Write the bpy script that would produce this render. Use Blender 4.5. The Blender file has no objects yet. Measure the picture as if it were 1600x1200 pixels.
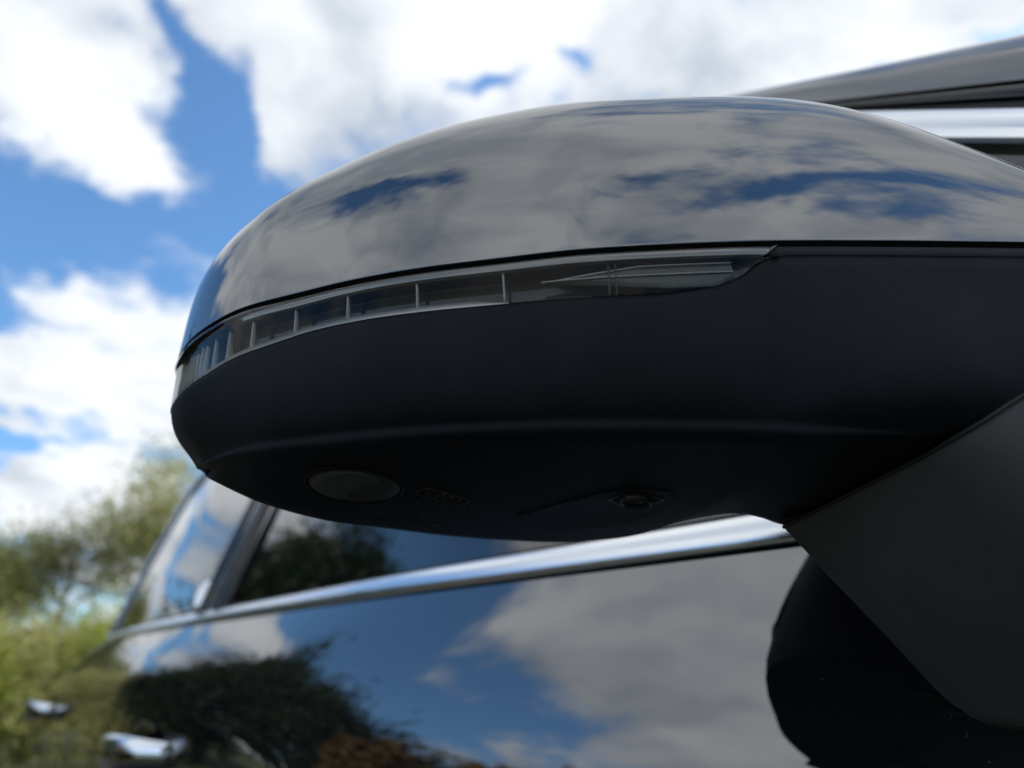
import bpy, bmesh, math, random
import numpy as np
from mathutils import Vector, Matrix
from mathutils.bvhtree import BVHTree

R = math.radians
scene = bpy.context.scene
COL = scene.collection
rng = np.random.default_rng(7)
random.seed(7)

# ------------------------------------------------------------------ camera
# world frame: +Y rearwards along the car, +X towards the car, Z up; the lens is 1 m above the ground
EYE = np.array([0.0, 0.0, 1.0])
YAW, PITCH, LENS = R(36.0), R(24.0), 26.0
cam_d = bpy.data.cameras.new("camera")
cam = bpy.data.objects.new("camera", cam_d)
COL.objects.link(cam)
cam_d.sensor_width = 36.0
cam_d.lens = LENS
cam_d.clip_start = 0.005
cam_d.clip_end = 3000
cam.location = EYE
cam.rotation_euler = (R(90) + PITCH, 0, -YAW)
cam_d.dof.use_dof = True
cam_d.dof.focus_distance = 0.232
cam_d.dof.aperture_fstop = 7.6
scene.camera = cam

# ------------------------------------------------------------------ world
SUN_ELEV, SUN_AZ = R(34), R(98)          # azimuth measured from +Y towards +X
sun_dir = Vector((math.sin(SUN_AZ) * math.cos(SUN_ELEV), math.cos(SUN_AZ) * math.cos(SUN_ELEV), math.sin(SUN_ELEV)))
world = bpy.data.worlds.new("World")
scene.world = world
world.use_nodes = True
WN = world.node_tree
WN.nodes.clear()


class G:
    """small helper that writes shader maths as function calls"""
    def __init__(self, nt):
        self.nt = nt

    def n(self, t, **kw):
        x = self.nt.nodes.new(t)
        for k, v in kw.items():
            setattr(x, k, v)
        return x

    def set(self, sock, v):
        if isinstance(v, bpy.types.NodeSocket):
            self.nt.links.new(v, sock)
        else:
            sock.default_value = v

    def m(self, op, a, b=0.0, c=0.0, clamp=False):
        x = self.n('ShaderNodeMath', operation=op, use_clamp=clamp)
        self.set(x.inputs[0], a)
        self.set(x.inputs[1], b)
        self.set(x.inputs[2], c)
        return x.outputs[0]

    def v(self, op, a, b=(0, 0, 0), scale=None):
        x = self.n('ShaderNodeVectorMath', operation=op)
        self.set(x.inputs[0], a)
        self.set(x.inputs[1], b)
        if scale is not None:
            self.set(x.inputs['Scale'], scale)
        return x.outputs['Value'] if op in ('DOT_PRODUCT', 'LENGTH') else x.outputs[0]

    def noise(self, vec, scale, detail=6, rough=.55, lac=2.0, dist=0.0, color=False):
        x = self.n('ShaderNodeTexNoise')
        self.set(x.inputs['Vector'], vec)
        x.inputs['Scale'].default_value = scale
        x.inputs['Detail'].default_value = detail
        x.inputs['Roughness'].default_value = rough
        x.inputs['Lacunarity'].default_value = lac
        x.inputs['Distortion'].default_value = dist
        return x.outputs['Color' if color else 'Fac']

    def smooth(self, x, a, b):
        r = self.n('ShaderNodeMapRange', interpolation_type='SMOOTHSTEP')
        self.set(r.inputs[0], x)
        r.inputs[1].default_value = a
        r.inputs[2].default_value = b
        return r.outputs[0]

    def mix(self, f, a, b):
        x = self.n('ShaderNodeMix', data_type='RGBA')
        self.set(x.inputs[0], f)
        self.set(x.inputs[6], a)
        self.set(x.inputs[7], b)
        return x.outputs[2]


def view_dir(px, py):
    f = 1600 * LENS / 36.0
    fw = Vector((math.sin(YAW) * math.cos(PITCH), math.cos(YAW) * math.cos(PITCH), math.sin(PITCH)))
    rt = Vector((math.cos(YAW), -math.sin(YAW), 0))
    up = rt.cross(fw)
    return fw + rt * ((px - 800) / f) + up * ((600 - py) / f)


g = G(WN)
tc = g.n('ShaderNodeTexCoord')
d = g.v('NORMALIZE', tc.outputs['Generated'])
sep = g.n('ShaderNodeSeparateXYZ')
WN.links.new(d, sep.inputs[0])
zz = g.m('ADD', g.m('MAXIMUM', sep.outputs[2], 0.0), 0.16)
comb = g.n('ShaderNodeCombineXYZ')
g.set(comb.inputs[0], g.m('DIVIDE', sep.outputs[0], zz))
g.set(comb.inputs[1], g.m('DIVIDE', sep.outputs[1], zz))
comb.inputs[2].default_value = 3.7
p = comb.outputs[0]
warp = g.v('SUBTRACT', g.noise(p, 2.6, 6, .55, color=True), (.5, .5, .5))
pw = g.v('ADD', p, g.v('SCALE', warp, scale=.25))
n1 = g.noise(pw, 1.55, 9, .58)
dw = g.v('ADD', d, g.v('SCALE', warp, scale=.26))
# openings (-) and masses (+) in the cloud layer: (azimuth from +Y towards +X, elevation, half width, half height, roll: degrees; weight)
SPOTS = [
    (2.2, 29.5, 10.25, 2.14, -22.2, -0.36), (8.4, 40.1, 2.19, 3.28, 11.4, -0.25), (4.5, 44.1, 0.92, 3.76, -31.1, -0.25), (12.8, 38.5, 0.9, 3.61, -7.0, -0.24),
    (1.2, 16.2, 4.55, 1.32, -19.0, -0.34), (32.4, 44.3, 2.14, 0.74, -2.5, -0.3), (41.6, 46.0, 2.02, 0.83, 4.0, -0.26), (70.4, 42.3, 1.82, 0.58, 24.7, -0.24),
    (79.5, 41.8, 1.67, 0.68, 32.3, -0.28), (26.0, 50.2, 0.53, 1.5, -7.7, -0.22), (-2.5, 37.5, 6.87, 5.26, -25.8, 0.2), (29.2, 48.9, 14.79, 5.38, -5.2, 0.18),
    (58.7, 46.8, 14.3, 4.77, 17.0, 0.16), (3.6, 20.6, 8.58, 3.43, -12.6, 0.22), (5.7, 35.6, 4.35, 1.83, -6.8, 0.2), (8.2, 18.8, 5.33, 2.67, -9.6, 0.18),
    (2.7, 32.4, 2.57, 1.03, 10.7, 0.12), (4.8, 13.5, 6.79, 1.44, -16.0, 0.2), (17.4, 41.6, 4.1, 3.19, -12.6, 0.18), (-9, 30, 9, 6, 0, -0.3),
    (-24, 27, 9, 6, 20, -0.3), (-38, 21, 9, 5, 25, -0.28), (-52, 15, 12, 4, 10, -0.22), (-50, 36, 18, 10, 0, 0.2),
    (-5, 22, 5, 2.5, 0, 0.16), (-4, 15.5, 5, 3.2, 0, -0.3), (-14, 37, 10, 5, 0, 0.16), (-86, 42, 15, 9, 0, 0.2),
    (-86, 58, 9, 2.6, 6, -0.2), (-150, 54, 5, 3, 0, -0.22), (-178, 48, 16, 2.2, 0, -0.2), (-138, 44, 12, 6, 0, 0.12),
]
D = g.m('MULTIPLY_ADD', n1, 1.5, -.22)
for (az, el, rx, ry, roll, w) in SPOTS:
    c = Vector((math.sin(R(az)) * math.cos(R(el)), math.cos(R(az)) * math.cos(R(el)), math.sin(R(el))))
    e = c.cross(Vector((0, 0, 1))).normalized()
    e = Matrix.Rotation(R(roll), 3, c) @ e
    h = c.cross(e)
    a = g.m('MULTIPLY', g.v('DOT_PRODUCT', dw, tuple(e)), 1 / R(rx))
    b = g.m('MULTIPLY', g.v('DOT_PRODUCT', dw, tuple(h)), 1 / R(ry))
    r2 = g.m('ADD', g.m('MULTIPLY', a, a), g.m('MULTIPLY', b, b))
    gs = g.m('POWER', 2.71828, g.m('MULTIPLY', r2, -.8))
    gs = g.m('MULTIPLY', gs, g.m('GREATER_THAN', g.v('DOT_PRODUCT', d, tuple(c)), 0.0))
    D = g.m('MULTIPLY_ADD', gs, w, D)
n5 = g.noise(pw, 7.0, 6, .6)
D = g.m('MULTIPLY_ADD', g.m('SUBTRACT', n5, .5), .42, D)
cover = g.smooth(D, .35, .60)
# pseudo-lit billows: thinner towards the sun is brighter
n2 = g.noise(g.v('ADD', pw, (sun_dir.x * .16, sun_dir.y * .16, 0)), 1.55, 5, .5)
n3 = g.noise(pw, 4.2, 5, .55)
n4 = g.noise(g.v('ADD', pw, (7.3, 1.1, 0)), 2.1, 5, .52)
lit = g.m('MULTIPLY_ADD', g.m('SUBTRACT', n1, n2), 3.4, .80)
lit = g.m('ADD', lit, g.m('MULTIPLY_ADD', n3, 1.0, -.5))
lit = g.m('ADD', lit, g.m('MULTIPLY_ADD', n4, 2.2, -1.1))
thick = g.smooth(n1, .50, .70)
lit = g.m('SUBTRACT', lit, g.m('MULTIPLY', thick, .42), clamp=True)
cloud_col = g.mix(lit, (4.0, 4.8, 5.9, 1), (10.0, 10.35, 10.8, 1))
sky = g.n('ShaderNodeTexSky', sky_type='NISHITA')
sky.sun_disc = False
sky.sun_elevation = SUN_ELEV
sky.sun_rotation = SUN_AZ
sky.air_density = 1.0
sky.dust_density = 0.4
sky.ozone_density = 3.0
blue = g.v('MULTIPLY', sky.outputs[0], (1.6, 2.12, 2.38))
skycol = g.mix(cover, blue, cloud_col)
bg = g.n('ShaderNodeBackground')
bg.inputs['Strength'].default_value = 0.1
WN.links.new(skycol, bg.inputs['Color'])
out = g.n('ShaderNodeOutputWorld')
WN.links.new(bg.outputs[0], out.inputs['Surface'])

# ------------------------------------------------------------------ sun, exposure
sun_l = bpy.data.lights.new("sun", 'SUN')
sun_l.energy = 5.0
sun_l.angle = R(0.53)
sun_l.color = (1.0, .95, .87)
sun = bpy.data.objects.new("sun", sun_l)
COL.objects.link(sun)
sun.rotation_euler = (-sun_dir).to_track_quat('-Z', 'Y').to_euler()
sun.location = (6, 8, 12)
scene.view_settings.view_transform = 'Standard'
scene.view_settings.look = 'None'
scene.view_settings.exposure = 0.0
scene.view_settings.gamma = 1.0
scene.view_settings.use_curve_mapping = False
scene.cycles.max_bounces = 10
scene.cycles.transparent_max_bounces = 12
scene.cycles.use_denoising = True

# ------------------------------------------------------------------ materials
MATS = {}


def mat(name, base=(.5, .5, .5), rough=.5, metal=0.0, ior=1.5, coat=0.0, spec=None, fn=None):
    m = bpy.data.materials.new(name)
    m.use_nodes = True
    nt = m.node_tree
    b = nt.nodes['Principled BSDF']
    b.inputs['Base Color'].default_value = (*base, 1)
    b.inputs['Roughness'].default_value = rough
    b.inputs['Metallic'].default_value = metal
    b.inputs['IOR'].default_value = ior
    b.inputs['Coat Weight'].default_value = coat
    if spec is not None:
        b.inputs['Specular IOR Level'].default_value = spec
    if fn:
        fn(G(nt), b)
    MATS[name] = m
    return m


def bump(gr, b, height, strength, dist):
    x = gr.n('ShaderNodeBump')
    x.inputs['Strength'].default_value = strength
    x.inputs['Distance'].default_value = dist
    gr.set(x.inputs['Height'], height)
    gr.set(b.inputs['Normal'], x.outputs[0])


def obj_co(gr):
    return gr.n('ShaderNodeTexCoord').outputs['Object']


def f_paint(gr, b):
    co = obj_co(gr)
    dust = gr.noise(co, 900, 2, .5)
    r = gr.m('MULTIPLY_ADD', gr.smooth(dust, .62, .8), .08, .0)
    film = gr.noise(co, 9, 4, .6)
    spk = gr.smooth(gr.noise(co, 620, 1, .5), .79, .815)
    gr.set(b.inputs['Base Color'], gr.mix(spk, (.006, .0065, .008, 1), (.10, .10, .098, 1)))
    bump(gr, b, gr.noise(co, 160, 2, .5), .0035, .001)
    gr.set(b.inputs['Roughness'], gr.m('MULTIPLY_ADD', film, .005, r))


mat('black_paint', (.006, .0065, .008), .02, 0, 2.7, fn=f_paint)


def f_plastic(gr, b, c0=(.0076, .0088, .0112, 1), vary=1.6):
    co = obj_co(gr)
    grain = gr.noise(co, 3600, 3, .6)
    speck = gr.smooth(gr.noise(co, 1200, 1, .5), .80, .83)
    blot = gr.noise(co, 40, 5, .62)
    col = gr.mix(gr.smooth(blot, .35, .75), c0, tuple(x * vary for x in c0[:3]) + (1,))
    st_ = gr.n('ShaderNodeMapping')
    gr.nt.links.new(co, st_.inputs[0])
    st_.inputs['Rotation'].default_value = (.4, .2, .7)
    st_.inputs['Scale'].default_value = (30, 900, 400)
    scuff = gr.smooth(gr.noise(st_.outputs[0], 1.0, 2, .5), .74, .80)
    col = gr.mix(gr.m('MULTIPLY', scuff, .25), col, (.05, .05, .05, 1))
    gr.set(b.inputs['Base Color'], gr.mix(speck, col, (.07, .069, .067, 1)))
    gr.set(b.inputs['Roughness'], gr.m('MULTIPLY_ADD', blot, .20, .40))
    bump(gr, b, grain, .5, .0004)


mat('black_plastic', (.012, .012, .013), .5, 0, 1.2, fn=f_plastic)


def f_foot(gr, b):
    f_plastic(gr, b, (.060, .0585, .058, 1), 1.2)  # housing plastic lightened, brighter light on the foot put into the colour


mat('lit_foot_plastic', (.03, .03, .03), .55, 0, 1.4, fn=f_foot)  # paler than the housing: light reaching the foot is in this colour
mat('lamp_bezel', (.006, .006, .0065), .06, 0, 2.5)
mat('gloss_black', (.004, .004, .0045), .05, 0, 1.5)
mat('channel_black', (.012, .010, .009), .16, 0, 1.5)
mat('rib_plastic', (.62, .61, .59), .18, 0, 1.5)
mat('reflector', (.62, .61, .60), .35, .55)
mat('light_guide', (.10, .098, .092), .2, 0, 1.5)


def f_chrome(gr, b):
    co = obj_co(gr)
    gr.set(b.inputs['Roughness'], gr.m('MULTIPLY_ADD', gr.noise(co, 60, 3, .5), .12, .17))


mat('satin_chrome', (.90, .91, .92), .14, 1.0, fn=f_chrome)


def f_glass(gr, b):
    co = obj_co(gr)
    gr.set(b.inputs['Roughness'], gr.m('MULTIPLY_ADD', gr.noise(co, 14, 3, .6), .02, 0.0))


mat('tinted_glass', (.003, .004, .004), .01, 0, 1.9, fn=f_glass)
mat('rubber', (.012, .012, .012), .6)
mat('mirror_silver', (.85, .86, .87), .01, 1.0)
mat('alloy', (.45, .45, .47), .25, 1.0)
mat('lamp_ridge', (.16, .155, .145), .4, 0, 1.5)
mat('lamp_plastic', (.040, .039, .037), .45, 0, 1.5)
mat('dark_plastic', (.018, .016, .015), .35)
mat('headlamp', (.5, .52, .55), .1, .6)
mat('tail_lamp', (.25, .01, .01), .1)

m = bpy.data.materials.new('clear_lens')
m.use_nodes = True
nt = m.node_tree
nt.nodes.clear()
gr = G(nt)
tr = gr.n('ShaderNodeBsdfTransparent')
tr.inputs[0].default_value = (.86, .86, .85, 1)
gl = gr.n('ShaderNodeBsdfGlossy')
gl.inputs['Roughness'].default_value = .03
fr = gr.n('ShaderNodeFresnel')
fr.inputs[0].default_value = 1.27
mx = gr.n('ShaderNodeMixShader')
nt.links.new(fr.outputs[0], mx.inputs[0])
nt.links.new(tr.outputs[0], mx.inputs[1])
nt.links.new(gl.outputs[0], mx.inputs[2])
o_ = gr.n('ShaderNodeOutputMaterial')
nt.links.new(mx.outputs[0], o_.inputs[0])
MATS['clear_lens'] = m


def f_asphalt(gr, b):
    co = obj_co(gr)
    n = gr.noise(co, 90, 4, .7)
    big = gr.noise(co, .6, 5, .6)
    c = gr.mix(gr.smooth(n, .3, .75), (.028, .028, .029, 1), (.075, .074, .072, 1))
    c2 = gr.mix(gr.smooth(big, .4, .7), c, (.05, .049, .047, 1))
    gr.set(b.inputs['Base Color'], c2)
    bump(gr, b, n, .6, .01)


mat('asphalt', (.05, .05, .05), .85, fn=f_asphalt)


def f_grass(gr, b):
    co = obj_co(gr)
    c = gr.mix(gr.smooth(gr.noise(co, 1.2, 6, .7), .35, .65), (.035, .055, .014, 1), (.09, .10, .03, 1))
    gr.set(b.inputs['Base Color'], c)
    bump(gr, b, gr.noise(co, 30, 4, .7), .8, .05)


mat('grass', (.05, .08, .02), .9, fn=f_grass)


def f_bark(gr, b):
    co = obj_co(gr)
    c = gr.mix(gr.noise(co, 6, 5, .7), (.05, .042, .033, 1), (.15, .135, .115, 1))
    gr.set(b.inputs['Base Color'], c)


mat('bark', (.1, .09, .07), .85, fn=f_bark)


def leaf_mat(name, c1, c2):
    def f(gr, b):
        at = gr.n('ShaderNodeNewGeometry')
        c = gr.mix(at.outputs['Random Per Island'], (*c1, 1), (*c2, 1))
        gr.set(b.inputs['Base Color'], c)
        b.inputs['Transmission Weight'].default_value = 0
        nt = gr.nt
        tl = gr.n('ShaderNodeBsdfTranslucent')
        gr.set(tl.inputs[0], c)
        mx = gr.n('ShaderNodeMixShader')
        mx.inputs[0].default_value = .45
        o = [x for x in nt.nodes if x.type == 'OUTPUT_MATERIAL'][0]
        nt.links.new(b.outputs[0], mx.inputs[1])
        nt.links.new(tl.outputs[0], mx.inputs[2])
        nt.links.new(mx.outputs[0], o.inputs[0])
    mat(name, c1, .6, fn=f)


leaf_mat('leaf_olive', (.30, .31, .10), (.52, .50, .22))
leaf_mat('leaf_green', (.25, .32, .04), (.48, .52, .10))
leaf_mat('leaf_dark', (.014, .032, .012), (.040, .062, .022))
leaf_mat('leaf_rust', (.10, .058, .020), (.20, .12, .035))
leaf_mat('leaf_pale', (.26, .25, .13), (.42, .38, .23))

# ------------------------------------------------------------------ mesh helpers
CAR_AT = Vector((1.19, .75, 0.0))


def link(name, verts, faces, material, parent=None, smooth=True, raw=False):
    """mesh object; vertices come relative to the eye point unless raw"""
    me = bpy.data.meshes.new(name)
    v = np.asarray(verts, float)
    if not raw:
        v = v + EYE
    me.from_pydata(v.tolist(), [], [tuple(int(i) for i in f) for f in faces])
    me.validate()
    o = bpy.data.objects.new(name, me)
    COL.objects.link(o)
    if material:
        me.materials.append(MATS[material])
    if smooth:
        me.polygons.foreach_set('use_smooth', [True] * len(me.polygons))
    bm = bmesh.new()
    bm.from_mesh(me)
    bmesh.ops.recalc_face_normals(bm, faces=bm.faces)
    bm.to_mesh(me)
    bm.free()
    if parent is not None:
        put(o, parent)
    return o


def put(o, parent):
    o.parent = parent
    o.matrix_parent_inverse = Matrix.Translation(-CAR_AT) if parent == car else Matrix.Identity(4)


def grid_faces(nr, nc, off=0, close=False):
    f = []
    for i in range(nr - 1):
        for j in range(nc if close else nc - 1):
            k = (j + 1) % nc
            f.append((off + i * nc + j, off + i * nc + k, off + (i + 1) * nc + k, off + (i + 1) * nc + j))
    return f


def sheet(name, A, material, parent=None, smooth=True, skirt=None):
    """A: array rows x cols x 3. skirt: vector added to the border to give the panel a returned edge"""
    A = np.asarray(A, float)
    nr, nc = A.shape[:2]
    v = A.reshape(-1, 3)
    f = grid_faces(nr, nc)
    if skirt is not None:
        ring = [j for j in range(nc)] + [i * nc + nc - 1 for i in range(1, nr)] + \
               [(nr - 1) * nc + j for j in range(nc - 2, -1, -1)] + [i * nc for i in range(nr - 2, 0, -1)]
        b = v[ring]
        s = np.asarray(skirt, float)
        base = len(v)
        v = np.vstack([v, b, b + s])
        n = len(ring)
        for i in range(n):
            k = (i + 1) % n
            f.append((base + i, base + k, base + n + k, base + n + i))
    return link(name, v, f, material, parent, smooth)


def tube(path, rad, seg=8, cap=True):
    P = np.asarray(path, float)
    n = len(P)
    rad = np.broadcast_to(np.asarray(rad, float), (n,))
    T = np.gradient(P, axis=0)
    T /= np.linalg.norm(T, axis=1)[:, None] + 1e-12
    ref = np.array([0, 0, 1.0]) if abs(T[0][2]) < .9 else np.array([1.0, 0, 0])
    V = []
    for i in range(n):
        a = np.cross(T[i], ref)
        a /= np.linalg.norm(a) + 1e-12
        b = np.cross(a, T[i])
        for k in range(seg):
            t = 2 * math.pi * k / seg
            V.append(P[i] + rad[i] * (math.cos(t) * a + math.sin(t) * b))
    F = grid_faces(n, seg, 0, True)
    if cap:
        F += [tuple(range(seg))[::-1], tuple((n - 1) * seg + k for k in range(seg))]
    return np.array(V), F


class MB:
    def __init__(self):
        self.v, self.f, self.n = [], [], 0

    def add(self, V, F):
        V = np.asarray(V, float)
        self.v.append(V)
        self.f += [tuple(i + self.n for i in f) for f in F]
        self.n += len(V)
        return self

    def box(self, c, s, M=None):
        c, s = np.array(c, float), np.array(s, float) / 2
        V = np.array([[x, y, z] for x in (-1, 1) for y in (-1, 1) for z in (-1, 1)]) * s
        if M is not None:
            V = V @ np.array(M).T
        return self.add(V + c, [(0, 1, 3, 2), (4, 6, 7, 5), (0, 4, 5, 1), (2, 3, 7, 6), (0, 2, 6, 4), (1, 5, 7, 3)])

    def link(self, name, material, parent=None, smooth=True, raw=False):
        return link(name, np.vstack(self.v), self.f, material, parent, smooth, raw)


def bevel(o, w, seg=3, ang=35):
    b = o.modifiers.new('bevel', 'BEVEL')
    b.width = w
    b.segments = seg
    b.limit_method = 'ANGLE'
    b.angle_limit = R(ang)
    b.harden_normals = False


def catmull(P, n):
    P = np.asarray(P, float)
    dd = np.r_[0, np.cumsum(np.linalg.norm(np.diff(P, axis=0), axis=1) ** .5)]
    t = np.linspace(0, dd[-1], 2000)
    mm = np.zeros_like(P)
    for i in range(len(P)):
        if i == 0:
            mm[i] = (P[1] - P[0]) / (dd[1] - dd[0])
        elif i == len(P) - 1:
            mm[i] = (P[-1] - P[-2]) / (dd[-1] - dd[-2])
        else:
            a = (P[i] - P[i - 1]) / (dd[i] - dd[i - 1])
            b = (P[i + 1] - P[i]) / (dd[i + 1] - dd[i])
            w = (dd[i + 1] - dd[i]) / (dd[i + 1] - dd[i - 1])
            mm[i] = a * w + b * (1 - w)
    k = np.clip(np.searchsorted(dd, t, side='right') - 1, 0, len(P) - 2)
    h = (dd[k + 1] - dd[k])[:, None]
    s = ((t - dd[k]) / (dd[k + 1] - dd[k]))[:, None]
    q = (2 * s**3 - 3 * s**2 + 1) * P[k] + (s**3 - 2 * s**2 + s) * h * mm[k] + (-2 * s**3 + 3 * s**2) * P[k + 1] + (s**3 - s**2) * h * mm[k + 1]
    L = np.r_[0, np.cumsum(np.linalg.norm(np.diff(q, axis=0), axis=1))]
    u = np.linspace(0, L[-1], n)
    return np.stack([np.interp(u, L, q[:, j]) for j in range(P.shape[1])], 1)


def softinterp(x, xs, ys, w=9):
    """piecewise-linear knots, softened"""
    xx = np.linspace(xs[0], xs[-1], 801)
    y = np.interp(xx, xs, ys)
    k = np.hanning(2 * w * 4 + 1)
    k /= k.sum()
    n = len(k) // 2
    e = np.r_[y[0] + np.arange(-n, 0) * (y[1] - y[0]), y, y[-1] + np.arange(1, n + 1) * (y[-1] - y[-2])]
    return np.interp(x, xx, np.convolve(e, k, 'valid'))


def spline(x, xs, ys):
    xs, ys = np.asarray(xs, float), np.asarray(ys, float)
    n, h = len(xs), np.diff(xs)
    A_, b_ = np.zeros((n, n)), np.zeros(n)
    A_[0, 0] = A_[-1, -1] = 1
    for i in range(1, n - 1):
        A_[i, i - 1], A_[i, i], A_[i, i + 1] = h[i - 1], 2 * (h[i - 1] + h[i]), h[i]
        b_[i] = 3 * ((ys[i + 1] - ys[i]) / h[i] - (ys[i] - ys[i - 1]) / h[i - 1])
    c_ = np.linalg.solve(A_, b_)
    k_ = np.clip(np.searchsorted(xs, x) - 1, 0, n - 2)
    bb = np.diff(ys) / h - h * (2 * c_[:-1] + c_[1:]) / 3
    t_ = x - xs[k_]
    return ys[k_] + bb[k_] * t_ + c_[k_] * t_**2 + (np.diff(c_) / (3 * h))[k_] * t_**3


def tag(o, label=None, cat=None, group=None, kind=None):
    for k, v in (('label', label), ('category', cat), ('group', group), ('kind', kind)):
        if v:
            o[k] = v
    return o


# ------------------------------------------------------------------ ground
gs = link('ground', [(-400, -400, 0), (400, -400, 0), (400, 400, 0), (-400, 400, 0)], [(0, 1, 2, 3)], 'asphalt', raw=True, smooth=False)
tag(gs, kind='structure')
gv = MB()
gv.add([(-400, 13, .004), (400, 13, .004), (400, 400, .004), (-400, 400, .004)], [(0, 1, 2, 3)])
gv.add([(-400, -400, .004), (-2.6, -400, .004), (-2.6, 12.9, .004), (-400, 12.9, .004)], [(0, 1, 2, 3)])
tag(gv.link('grass_verge', 'grass', raw=True, smooth=False), kind='structure')

# ------------------------------------------------------------------ the car
car = bpy.data.objects.new('parked_car', None)
COL.objects.link(car)
car.location = CAR_AT
bpy.context.view_layer.update()
tag(car, 'glossy black car with chrome window trim and large wing mirror in the foreground', 'car')
XC = 1.19 + .02


def belt_x(y):
    return softinterp(y, [-2.2, -1.4, -.6, .15, .5, 1.1, 1.6, 2.1, 2.6, 3.2, 3.6], [.60, .40, .325, .291, .269, .263, .273, .306, .41, .62, 1.0], 6)


def belt_z(y):
    return softinterp(y, [-2.2, -1.4, -.6, .19, 1.03, 2.08, 3.6], [-.08, .0, .045, .0745, .112, .160, .20], 8)


def bulge(y):
    return softinterp(y, [-2.2, -1.4, -.7, .15, .47, 1.6, 2.2, 2.8, 3.6], [.06, .085, .070, .060, .057, .072, .115, .12, .08], 5)


def body_x(y, q):
    """outer skin below the belt at depth q"""
    y, q = np.asarray(y, float), np.asarray(q, float)
    tr_ = np.clip((.72 - y) / .62, 0, 1)
    qs = .12 + .18 * tr_ * tr_ * (3 - 2 * tr_) + .05 * np.clip((y - 1.2) / 1.0, 0, 1)
    g1 = np.sin(np.pi / 2 * np.clip(q / qs, 0, 1))
    low = np.clip(q - qs, 0, 9)
    tuck = .030 * np.sin(np.clip(low / .42, 0, 1) * np.pi / 2) ** 2 + .10 * np.clip(low - .38, 0, 9) ** 1.3
    return belt_x(y) + .004 - bulge(y) * g1 + tuck


def panel_lower(name, y0, y1, q0, q1, ny, nq, arch=None, lean=0.0, skirt=True):
    ys = np.linspace(y0, y1, ny)
    qs = np.linspace(q0, q1, nq)
    A = np.zeros((nq, ny, 3))
    for i, q in enumerate(qs):
        yy = ys + 0 * q
        ln = lean * (q - q0)
        yy = ys + ln * (1 if True else 0)
        A[i, :, 0] = body_x(yy, q)
        A[i, :, 1] = yy
        A[i, :, 2] = belt_z(yy) - q
    if arch is None:
        return sheet(name, A, 'black_paint', car, skirt=(.018, 0, 0) if skirt else None)
    cy, cz, r = arch
    v = A.reshape(-1, 3)
    f = []
    inside = (np.hypot(v[:, 1] - cy, v[:, 2] - cz) < r)
    for q in grid_faces(nq, ny):
        if not all(inside[i] for i in q):
            f.append(q)
    used = sorted(set(i for q in f for i in q))
    for i in used:
        if inside[i]:
            dy, dz = v[i, 1] - cy, v[i, 2] - cz
            k = r / max(math.hypot(dy, dz), 1e-6)
            v[i, 1], v[i, 2] = cy + dy * k, cz + dz * k
    mp = {o: n for n, o in enumerate(used)}
    return link(name, v[used], [tuple(mp[i] for i in q) for q in f], 'black_paint', car)


QB = .0088          # paint starts just below the chrome
SILL = .80
GAP = .0035
# wheel centres (relative to the eye)
WR = .375
WZ = -1.0 + WR
FWY, RWY = -.86, 2.22
parts_side = []
parts_side.append(panel_lower('front_wing', -1.75, -.30 - GAP, -.03, SILL - .10, 90, 60, arch=(FWY, WZ, .43)))
fd = panel_lower('front_door', -.30 + GAP, 1.09 - GAP, QB, SILL - .08, 90, 60, lean=0)
rd = panel_lower('rear_door', 1.09 + GAP, 2.06 - GAP, QB, SILL - .08, 60, 60)
parts_side += [fd, rd]
parts_side.append(panel_lower('rear_wing', 2.06 + GAP, 3.2, -.02, SILL - .10, 90, 60, arch=(RWY, WZ, .43)))
parts_side.append(panel_lower('sill_trim', -.30, 2.06, SILL - .077, SILL + .02, 40, 6))
parts_side[-1].data.materials[0] = MATS['rubber']


def up_x(y, z):
    """greenhouse surface"""
    h = z - belt_z(y)
    return belt_x(y) + .004 + .285 * h + .10 * h * h


# window outline lines in (y, z); each follows the windscreen pillar then the roof
def soft_min(a, b, k):
    return -k * np.log(np.exp(-a / k) + np.exp(-b / k))


def roof_z(y, dz):
    return .575 + dz - .035 * (y - .95) ** 2 - .02 * np.clip(y - 1.6, 0, 9) ** 2


def line_glass(y):
    return soft_min(.2451 + .86 * (y - .0768), roof_z(y, -.002), .02)


def line_chrome(y):
    return soft_min(.2645 + .896 * (y - .0743), roof_z(y, .012), .02)


def line_seal(y):
    return soft_min(.2860 + .79 * (y - .0717), roof_z(y, .026), .02)


def line_paint(y):
    return soft_min(.3389 + .70 * (y - .0711), roof_z(y, .052), .02)


def upper_sheet(name, lo, hi, y0, y1, ny, nz, material, inset=0.0, skirt=None, z_curve=0.0, parent=car, y_curve=0.0):
    ys = np.linspace(y0, y1, ny)
    A = np.zeros((nz, ny, 3))
    for j, y in enumerate(ys):
        a, b = float(lo(y)), float(hi(y))
        b = max(b, a + 1e-4)
        for i in range(nz):
            t = i / (nz - 1)
            z = a + (b - a) * t
            A[i, j] = (up_x(y, z) + inset - z_curve * math.sin(math.pi * t) - y_curve * math.sin(math.pi * j / (ny - 1)), y, z)
    return sheet(name, A, material, parent, skirt=skirt)


bz = lambda y: belt_z(y) + .010
YA = -.14
# glass
wf = upper_sheet('front_window', bz, line_glass, YA, .955, 110, 22, 'tinted_glass', inset=.006)
wr = upper_sheet('rear_window', bz, line_glass, 1.128, 2.03, 60, 22, 'tinted_glass', inset=.006)
wq = upper_sheet('quarter_window', lambda y: bz(y) + .03, lambda y: line_glass(y) - .03 - .5 * max(0, y - 2.3), 2.25, 2.75, 50, 14, 'tinted_glass', inset=.004)
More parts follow.
